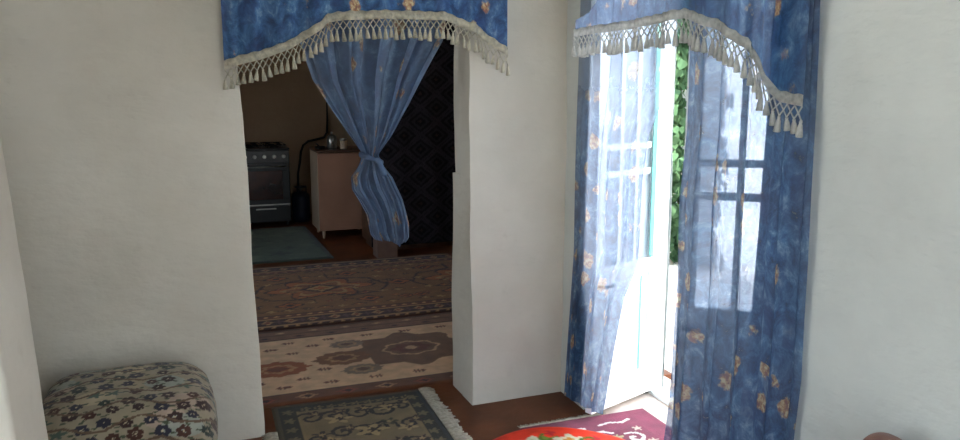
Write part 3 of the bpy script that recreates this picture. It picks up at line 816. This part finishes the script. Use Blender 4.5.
for i in range(1, nr + 1):
    for j in range(na):
        t = 2 * PI * j / na; r = R0 * i / nr * (1 + 0.012 * math.sin(5 * t + 1) * (i / nr))
        z = 0.024 + 0.005 * noise.noise(Vector((r * 5 * math.cos(t), r * 5 * math.sin(t), 0)))
        if i > nr - 4: z -= (i - nr + 4) * 0.0022
        V.append((cx0 + r * math.cos(t), cy0 + r * math.sin(t), z))
for j in range(na): F.append((0, 1 + j, 1 + (j + 1) % na))
for i in range(nr - 1):
    for j in range(na):
        a = 1 + i * na; F.append((a + j, a + na + j, a + na + (j + 1) % na, a + (j + 1) % na))
n0 = len(V)
for j in range(na):
    p = V[1 + (nr - 1) * na + j]; V.append((p[0], p[1], 0.0135))
for j in range(na):
    a = 1 + (nr - 1) * na; F.append((a + j, n0 + j, n0 + (j + 1) % na, a + (j + 1) % na))
F.append(tuple(n0 + j for j in range(na))[::-1])
o = link_mesh('round_floor_cloth', V, F, M['oilcloth'], None, True, None, c.sample([v[0] for v in V], [v[1] for v in V]))
tag(o, 'round orange-red floor cloth printed with cream flowers, overlapping the maroon rug', 'tablecloth')

# ------------------------------------------------------------------ floor cushion
def puffy(name, ctr, half, n, paint, label, cat, res=90, wr=0.012, seed=0):
    """rounded block: cube grid pushed onto a superellipsoid, with soft wrinkles"""
    V = []; F = []; X = []; Y = []; k = res
    for ax in range(3):
        for sg in (-1, 1):
            n0 = len(V)
            for a in range(k + 1):
                for b in range(k + 1):
                    d = [0, 0, 0]; d[ax] = sg; d[(ax + 1) % 3] = math.tan((2 * a / k - 1) * PI / 4); d[(ax + 2) % 3] = math.tan((2 * b / k - 1) * PI / 4)
                    r = sum(abs(v) ** n for v in d) ** (-1 / n)
                    p = Vector((d[0] * r * half[0], d[1] * r * half[1], d[2] * r * half[2]))
                    q = p * 9
                    w = wr * (noise.noise(Vector((q.x * .7, q.y * .7, q.z * .7 + seed))) + 0.3 * noise.noise(q * 2.2))
                    p = p + p.normalized() * w
                    V.append((ctr[0] + p.x, ctr[1] + p.y, max(ctr[2] + p.z, 0.002))); X.append(p.x); Y.append(p.z + p.y)
            for a in range(k):
                for b in range(k):
                    i0 = n0 + a * (k + 1) + b; F.append((i0, i0 + 1, i0 + k + 2, i0 + k + 1))
    o = link_mesh(name, V, F, M['tapestry'], None, True, None, paint.sample(X, Y))
    bm = bmesh.new(); bm.from_mesh(o.data); bmesh.ops.remove_doubles(bm, verts=bm.verts, dist=1e-5); bmesh.ops.recalc_face_normals(bm, faces=bm.faces); bm.to_mesh(o.data); bm.free()
    return tag(o, label, cat)

c = Canvas(-0.35, 0.35, -0.6, 0.6, (154, 142, 120), 320)
rs = random.Random(21)
for k in range(14):
    x, y = rs.uniform(-.35, .35), rs.uniform(-.6, .6)
    c.ell(x, y, .07, .05, rs.choice(((190, 172, 140), (150, 160, 150), (180, 156, 140))), .7)
def flower(x, y, r, colr):
    for q in range(6):
        a = q * PI / 3 + x * 9
        c.ell(x + r * .62 * math.cos(a), y + r * .62 * math.sin(a), r * .36, r * .36, colr)
    c.ell(x, y, r * .25, r * .25, colr); c.ell(x, y, r * .12, r * .12, (196, 180, 150))
    for q in range(3):
        a = q * 2.1 + y * 7; c.ell(x + r * 1.3 * math.cos(a), y + r * 1.2 * math.sin(a), r * .35, r * .16, (78, 84, 66))
for j in range(19):
    for i in range(11):
        x = -.36 + i * .074 + (.037 if j % 2 else 0) + rs.uniform(-.012, .012); y = -.6 + j * .066 + rs.uniform(-.01, .01)
        if rs.random() < .8: flower(x, y, rs.uniform(.021, .031), rs.choice(((64, 48, 46), (56, 54, 64), (78, 52, 44), (52, 60, 54))))
        else: c.lobe(x, y, .034, .024, 5, .3, (84, 98, 86))
for j in range(12):
    y = -.6 + j * .105
    c.stroke([(-.36 + .06 * q, y + .03 * math.sin(q * 1.3 + j)) for q in range(13)], .0055, (104, 84, 68))
cu = puffy('floor_cushion', (-0.225, 3.085, 0.203), (0.308, 0.285, 0.250), 4.0, c,
      'plump cream floral tapestry floor cushion against the wall left of the kitchen doorway', 'cushion', wr=0.012, seed=11, res=130)

# second cushion, only its top shows at the lower right edge
c = Canvas(-0.35, 0.35, -0.6, 0.6, (150, 112, 100), 200)
for j in range(12):
    for i in range(8):
        c.lobe(-.35 + i * .1, -.6 + j * .1, .035, .03, 5, .3, (92, 62, 56) if (i + j) % 2 else (186, 160, 140))
puffy('bolster', (1.63, 1.40, 0.330), (0.075, 0.10, 0.328), 2.6, c,
      'pinkish brown patterned bolster leaning on the right wall, only its tip in view', 'bolster', wr=0.008, seed=5, res=50)

# ------------------------------------------------------------------ kitchen furniture
# gas stove
sx0, sx1, sy0, sy1 = 0.60, 1.13, 8.72, 9.22
st = empty('gas_stove', ((sx0+sx1)/2, (sy0+sy1)/2, 0.0), 'dark gas stove with oven standing against the kitchen wall', 'stove')
m = MB(); m.box(sx0, sx1, sy0 + .02, sy1, .04, .82)
for x in (sx0 + .04, sx1 - .04):
    for y in (sy0 + .06, sy1 - .04): m.lathe([(.018, 0), (.018, .045)], (x, y, 0), 10)
keep(m.build('body', M['enamel_dark'], st, bevel=.006))
m = MB(); m.box(sx0 - .005, sx1 + .005, sy0, sy1, .82, .838)
keep(m.build('cooktop', M['enamel_dark'], st, bevel=.006))
for bx in (sx0 + .14, sx1 - .14):
    for by in (sy0 + .14, sy1 - .13):
        m = MB(); m.lathe([(.045, .838), (.045, .848), (.03, .85), (.03, .858)], (bx, by, 0), 16)
        keep(m.build('burner', M['black_iron'], st, smooth=False))
for bx in (sx0 + .14, sx1 - .14):
    m = MB()
    for by in (sy0 + .14, sy1 - .13):
        for k in range(4):
            a = k * PI / 2 + PI / 4
            m.tube([(bx + .11 * math.cos(a), by + .11 * math.sin(a), .842), (bx + .1 * math.cos(a), by + .1 * math.sin(a), .872), (bx + .03 * math.cos(a), by + .03 * math.sin(a), .872)], .005, 6)
    m.tube([(bx - .11, sy0 + .03, .868), (bx + .11, sy0 + .03, .868), (bx + .11, sy1 - .03, .868), (bx - .11, sy1 - .03, .868), (bx - .11, sy0 + .03, .868)], .005, 6)
    keep(m.build('pan_grate', M['black_iron'], st))
m = MB(); m.box(sx0 + .005, sx1 - .005, sy0, sy0 + .025, .69, .81)
keep(m.build('control_panel', M['enamel_grey'], st, bevel=.004))
for k in range(5):
    m = MB(); m.lathe([(.022, 0), (.022, -.006), (.017, -.01), (.015, -.03), (.0, -.031)], (sx0 + .07 + k * .1, sy0, .75), 16, 'y')
    m.box(sx0 + .067 + k * .1, sx0 + .073 + k * .1, sy0 - .034, sy0 - .028, .737, .765)
    keep(m.build('control_knob', M['chrome'], st, smooth=False))
m = MB(); x0, x1 = sx0 + .01, sx1 - .01
m.box(x0, x1, sy0 - .005, sy0 + .02, .23, .29); m.box(x0, x1, sy0 - .005, sy0 + .02, .60, .675); m.box(x0, x0 + .07, sy0 - .005, sy0 + .02, .29, .60); m.box(x1 - .07, x1, sy0 - .005, sy0 + .02, .29, .60)
od = keep(m.build('oven_door', M['enamel_dark'], st, bevel=.003))
m = MB(); m.box(x0 + .07, x1 - .07, sy0, sy0 + .012, .29, .60); o = m.build('oven_window', M['oven_glass'], od)
m = MB(); m.tube([(x0 + .04, sy0, .645), (x0 + .04, sy0 - .035, .645), (x1 - .04, sy0 - .035, .645), (x1 - .04, sy0, .645)], .008); m.build('oven_handle', M['chrome'], od, smooth=True)
m = MB(); m.box(x0, x1, sy0 - .008, sy0 - .004, .228, .242); m.build('chrome_strip', M['chrome'], od)
m = MB(); m.box(x0, x1, sy0 - .003, sy0 + .02, .06, .215); dr = keep(m.build('warming_drawer', M['enamel_dark'], st, bevel=.004))
m = MB(); m.box(x0 + .15, x1 - .15, sy0 - .018, sy0 - .003, .185, .197); m.build('drawer_handle', M['chrome'], dr)

# gas cylinder
gc = empty('gas_cylinder', (1.265, 8.95, 0), 'short dark navy gas cylinder on the floor between the stove and the cabinet', 'gas cylinder')
m = MB(); m.lathe([(.085, 0), (.085, .02), (.095, .03), (.098, .06), (.098, .27), (.09, .30), (.06, .325), (.02, .335)], (1.265, 8.95, 0), 28)
keep(m.build('tank', M['cyl'], gc, smooth=True))
m = MB(); m.tube([(1.265 + .062 * math.cos(t * PI / 6), 8.95 + .062 * math.sin(t * PI / 6), .385) for t in range(13)], .007, 6)
for k in range(3): m.tube([(1.265 + .062 * math.cos(k * 2.09), 8.95 + .062 * math.sin(k * 2.09), .31), (1.265 + .062 * math.cos(k * 2.09), 8.95 + .062 * math.sin(k * 2.09), .385)], .006, 6)
keep(m.build('collar', M['cyl'], gc, smooth=True))
m = MB(); m.lathe([(.012, .33), (.012, .36), (.018, .362), (.018, .385), (.006, .387)], (1.265, 8.95, 0), 12)
keep(m.build('valve', M['chrome'], gc, smooth=True))
m = MB()
cp = [(1.285, 9.262, .0), (1.285, 9.262, .30), (1.29, 9.262, .50), (1.315, 9.265, .62), (1.33, 9.265, .74), (1.36, 9.265, .82), (1.42, 9.265, .865), (1.52, 9.265, .885), (1.60, 9.265, .905), (1.635, 9.265, .96), (1.645, 9.265, 1.1), (1.645, 9.265, 1.9)]
m.tube(cp, .013, 8)
o = m.build('gas_pipe', M['black_iron'], None, smooth=True); tag(o, 'thin black gas pipe curving up the kitchen wall behind the cabinet', 'pipe')

# cabinet
kx0, kx1, ky0, ky1 = 1.275, 1.80, 7.80, 8.25
kb = empty('kitchen_cabinet', ((kx0+kx1)/2, (ky0+ky1)/2, 0), 'pale brown low kitchen cabinet on short legs, partly behind the tied curtain', 'cabinet')
m = MB(); m.box(kx0, kx0 + .018, ky0 + .01, ky1, .08, .855); m.box(kx1 - .018, kx1, ky0 + .01, ky1, .08, .855); m.box(kx0 + .018, kx1 - .018, ky1 - .01, ky1, .08, .855); m.box(kx0 + .018, kx1 - .018, ky0 + .012, ky1 - .01, .08, .10); m.box(kx0 + .018, kx1 - .018, ky0 + .012, ky1 - .01, .45, .465)
keep(m.build('carcass', M['cabinet_side'], kb, bevel=.002))
m = MB(); m.box(kx0 - .008, kx1 + .008, ky0 - .012, ky1 + .005, .855, .876)
keep(m.build('cabinet_top', M['worktop'], kb, bevel=.004))
m = MB(); m.box(kx0 + .002, kx1 - .002, ky0 - .01, ky0 + .008, .085, .848)
dd = keep(m.build('cabinet_door', M['cabinet'], kb, bevel=.004))
m = MB(); m.lathe([(.006, 0), (.006, -.012), (.014, -.018), (.014, -.026), (.004, -.028)], (kx1 - .05, ky0 - .01, .5), 14, 'y'); m.build('door_knob', M['chrome'], dd, smooth=True)
for x in (kx0 + .05, kx1 - .05):
    for y in (ky0 + .05, ky1 - .05):
        m = MB(); m.lathe([(.011, 0), (.018, .08)], (x, y, 0), 12); keep(m.build('leg', M['cabinet_side'], kb, smooth=True))

# things on the cabinet
tj = empty('metal_teapot', (1.455, 7.98, .876), 'small shiny metal pot with a lid knob on the cabinet top', 'pot')
m = MB(); m.lathe([(.045, 0), (.05, .01), (.05, .09), (.044, .115), (.038, .12)], (0, 0, 0), 24); m.build('pot_body', M['chrome'], tj, smooth=True)
m = MB(); m.lathe([(.044, .118), (.04, .128), (.015, .138), (.006, .143), (.006, .15), (.012, .156), (.011, .166), (.003, .17)], (0, 0, 0), 20); m.build('lid', M['chrome'], tj, smooth=True)
m = MB(); m.tube([(.048, 0, .10), (.085, 0, .105), (.09, 0, .07), (.075, 0, .03), (.049, 0, .025)], .006, 8); m.build('handle', M['black_iron'], tj, smooth=True)
m = MB(); m.tube([(-.046, 0, .05), (-.07, 0, .075), (-.085, 0, .11)], [.014, .01, .007], 8); m.build('spout', M['chrome'], tj, smooth=True)
tj.rotation_euler = (0, 0, 1.57)
jr = empty('tin_canister', (1.56, 7.93, .876), 'small pale tin canister beside the metal pot on the cabinet', 'canister')
m = MB(); m.lathe([(.032, 0), (.034, .004), (.034, .08), (.032, .083)], (0, 0, 0), 20); m.build('canister_body', M['cabinet_side'], jr, smooth=True)
m = MB(); m.lathe([(.036, .08), (.036, .098), (.033, .102), (.003, .104)], (0, 0, 0), 20); m.build('lid', M['chrome'], jr, smooth=True)
pn = empty('frying_pan', (1.335, 7.98, .876), 'flat dark pan lying on the left end of the cabinet top', 'pan')
m = MB(); m.lathe([(.04, 0), (.052, .025), (.055, .027), (.052, .027), (.038, .005)], (0, 0, 0), 28); m.build('pan_dish', M['black_iron'], pn, smooth=True)
m = MB(); m.tube([(.0, .053, .022), (.0, .15, .034), (.0, .2, .036)], [.008, .007, .009], 8); m.build('handle', M['black_iron'], pn, smooth=True)

# low box on the kitchen floor
bxr = empty('low_box', (1.68, 6.83, 0), 'low pale brown box on the floor beneath the tied curtain', 'box')
m = MB(); m.box(1.60, 1.78, 6.74, 6.92, 0, .17); keep(m.build('box_body', M['box_card'], bxr, bevel=.004))
m = MB(); m.box(1.592, 1.788, 6.732, 6.928, .165, .19); keep(m.build('lid', M['box_card'], bxr, bevel=.004))

# wardrobe draped with a dark diamond blanket
hw = empty('draped_wardrobe', (2.05, 7.25, 0), 'tall wardrobe covered by a black diamond-patterned blanket, right side of the kitchen', 'wardrobe')
m = MB(); m.box(1.63, 2.465, 7.03, 7.5, 0.06, 2.12); m.box(1.66, 2.43, 7.06, 7.47, 0, 0.06); keep(m.build('wardrobe_body', M['worktop'], hw, bevel=.006))
c = Canvas(1.58, 2.5, 0.03, 2.2, (30, 27, 32), 200)
for i in range(8):
    for j in range(20):
        x, z = 1.62 + i * .155, .05 + j * .25 + (.125 if i % 2 else 0)
        for (k, q) in ((1.0, (52, 47, 54)), (.78, (28, 25, 30)), (.58, (48, 43, 49)), (.36, (24, 21, 26)), (.14, (56, 42, 42))): c.dia(x, z, .15 * k, .125 * k, q)
nx, nz = 110, 200; V = []; xs = np.linspace(1.61, 2.475, nx + 1); zs = np.linspace(0.05, 2.14, nz + 1)
for z in zs:
    for x in xs: V.append((x, 7.012 + .006 * math.sin(x * 22 + z) + .006 * noise.noise(Vector((x * 3, z * 2, 1))), z))
w = nx + 1; F = [(j*w+i, j*w+i+1, (j+1)*w+i+1, (j+1)*w+i) for j in range(nz) for i in range(nx)]
XX, ZZ = np.meshgrid(xs, zs)
o = keep(link_mesh('blanket', V, F, M['woven'], hw, True, None, c.sample(XX.ravel(), ZZ.ravel())))
sm = o.modifiers.new('thick', 'SOLIDIFY'); sm.thickness = 0.006

# ------------------------------------------------------------------ vine outside
vn = empty('climbing_vine', (4.4, 6.5, -0.17), 'leafy green climbing vine on the bright courtyard wall outside the door', 'vine')
rs = random.Random(4)
V = []; F = []; CL = []
shape = [(0, 0), (.35, -.12), (.55, .12), (.5, .42), (.28, .75), (0, 1.05), (-.28, .75), (-.5, .42), (-.55, .12), (-.35, -.12)]
for k in range(2600):
    y = rs.uniform(6.2, 6.85); z = rs.uniform(-.12, 3.0); x = 4.44 - abs(rs.gauss(0, .10))
    s = rs.uniform(.05, .10)
    R = Matrix.Rotation(rs.uniform(-.7, .7), 3, 'Z') @ Matrix.Rotation(rs.uniform(-.7, .5), 3, 'Y') @ Matrix.Rotation(PI + rs.uniform(-.8, .8), 3, 'X')
    n0 = len(V)
    g = rs.random(); col = (0.055 + .06 * g, 0.11 + .11 * g, 0.055 + .06 * g)
    for (a, b_) in [(0, .35)] + shape:
        p = R @ Vector((-.10 * s * (1 - abs(a)), a * s, b_ * s)); V.append((x + p.x, y + p.y, z + p.z)); CL.append(col)
    for q in range(10): F.append((n0, n0 + 1 + q, n0 + 1 + (q + 1) % 10))
keep(link_mesh('foliage', V, F, M['leaf'], vn, False, None, np.array(CL)))
for y in (6.35, 6.7):
    m = MB(); m.tube([(4.48, y + .08 * math.sin(q * 1.1), -.17 + q * .3) for q in range(11)], [.03 - .002 * q for q in range(11)], 8)
    keep(m.build('stem', M['bark'], vn, smooth=True))

# ------------------------------------------------------------------ light, sky, camera
sd = bpy.data.lights.new('sun', 'SUN'); sd.energy = 32; sd.angle = math.radians(1.5); sd.color = (1.0, 0.96, 0.90)
so = bpy.data.objects.new('sun', sd); COL.objects.link(so)
so.rotation_euler = Vector((0.52, -0.42, -0.74)).to_track_quat('-Z', 'Y').to_euler(); so.location = (-6, 6, 8)
w = bpy.data.worlds.new('sky'); S.world = w; w.use_nodes = True
nt = w.node_tree; bg = nt.nodes['Background']
tcw = nd(nt, 'ShaderNodeTexCoord'); sx = nd(nt, 'ShaderNodeSeparateXYZ'); nt.links.new(tcw.outputs['Generated'], sx.inputs[0])
nt.links.new(ramp(nt, sx.outputs[2], [(0.0, (0.86, 0.93, 1.0, 1)), (0.6, (0.55, 0.74, 1.0, 1))]), bg.inputs[0]); bg.inputs[1].default_value = 5.0
def portal(loc, rot, sxy):
    d = bpy.data.lights.new('portal', 'AREA'); d.shape = 'RECTANGLE'; d.size, d.size_y = sxy; d.cycles.is_portal = True
    o = bpy.data.objects.new('portal', d); COL.objects.link(o); o.location = loc; o.rotation_euler = rot
portal((XL - 0.56, 1.66, 1.03), (0, -PI / 2, 0), (1.95, 1.1))
portal((XR1 + 0.02, 2.63, 1.0), (0, PI / 2, 0), (2.0, 1.18))
portal((0.65, -1.25, 1.15), (PI / 2, 0, 0), (2.0, 2.15))
portal((-1.72, 5.6, 1.5), (0, -PI / 2, 0), (1.2, 2.0))

cd = bpy.data.cameras.new('camera'); co = bpy.data.objects.new('camera', cd); COL.objects.link(co)
co.location = (0, 0, 1.53); cd.sensor_width = 36; cd.lens = 36 * 800 / 960; cd.clip_start = 0.05
co.rotation_euler = (math.radians(90 - 9.78), 0, math.radians(-20.8))
S.camera = co
S.view_settings.view_transform = 'Standard'; S.view_settings.look = 'None'; S.view_settings.gamma = 1
S.view_settings.exposure = -0.08; S.view_settings.use_curve_mapping = False
S.cycles.max_bounces = 10; S.cycles.transparent_max_bounces = 16; S.cycles.diffuse_bounces = 6
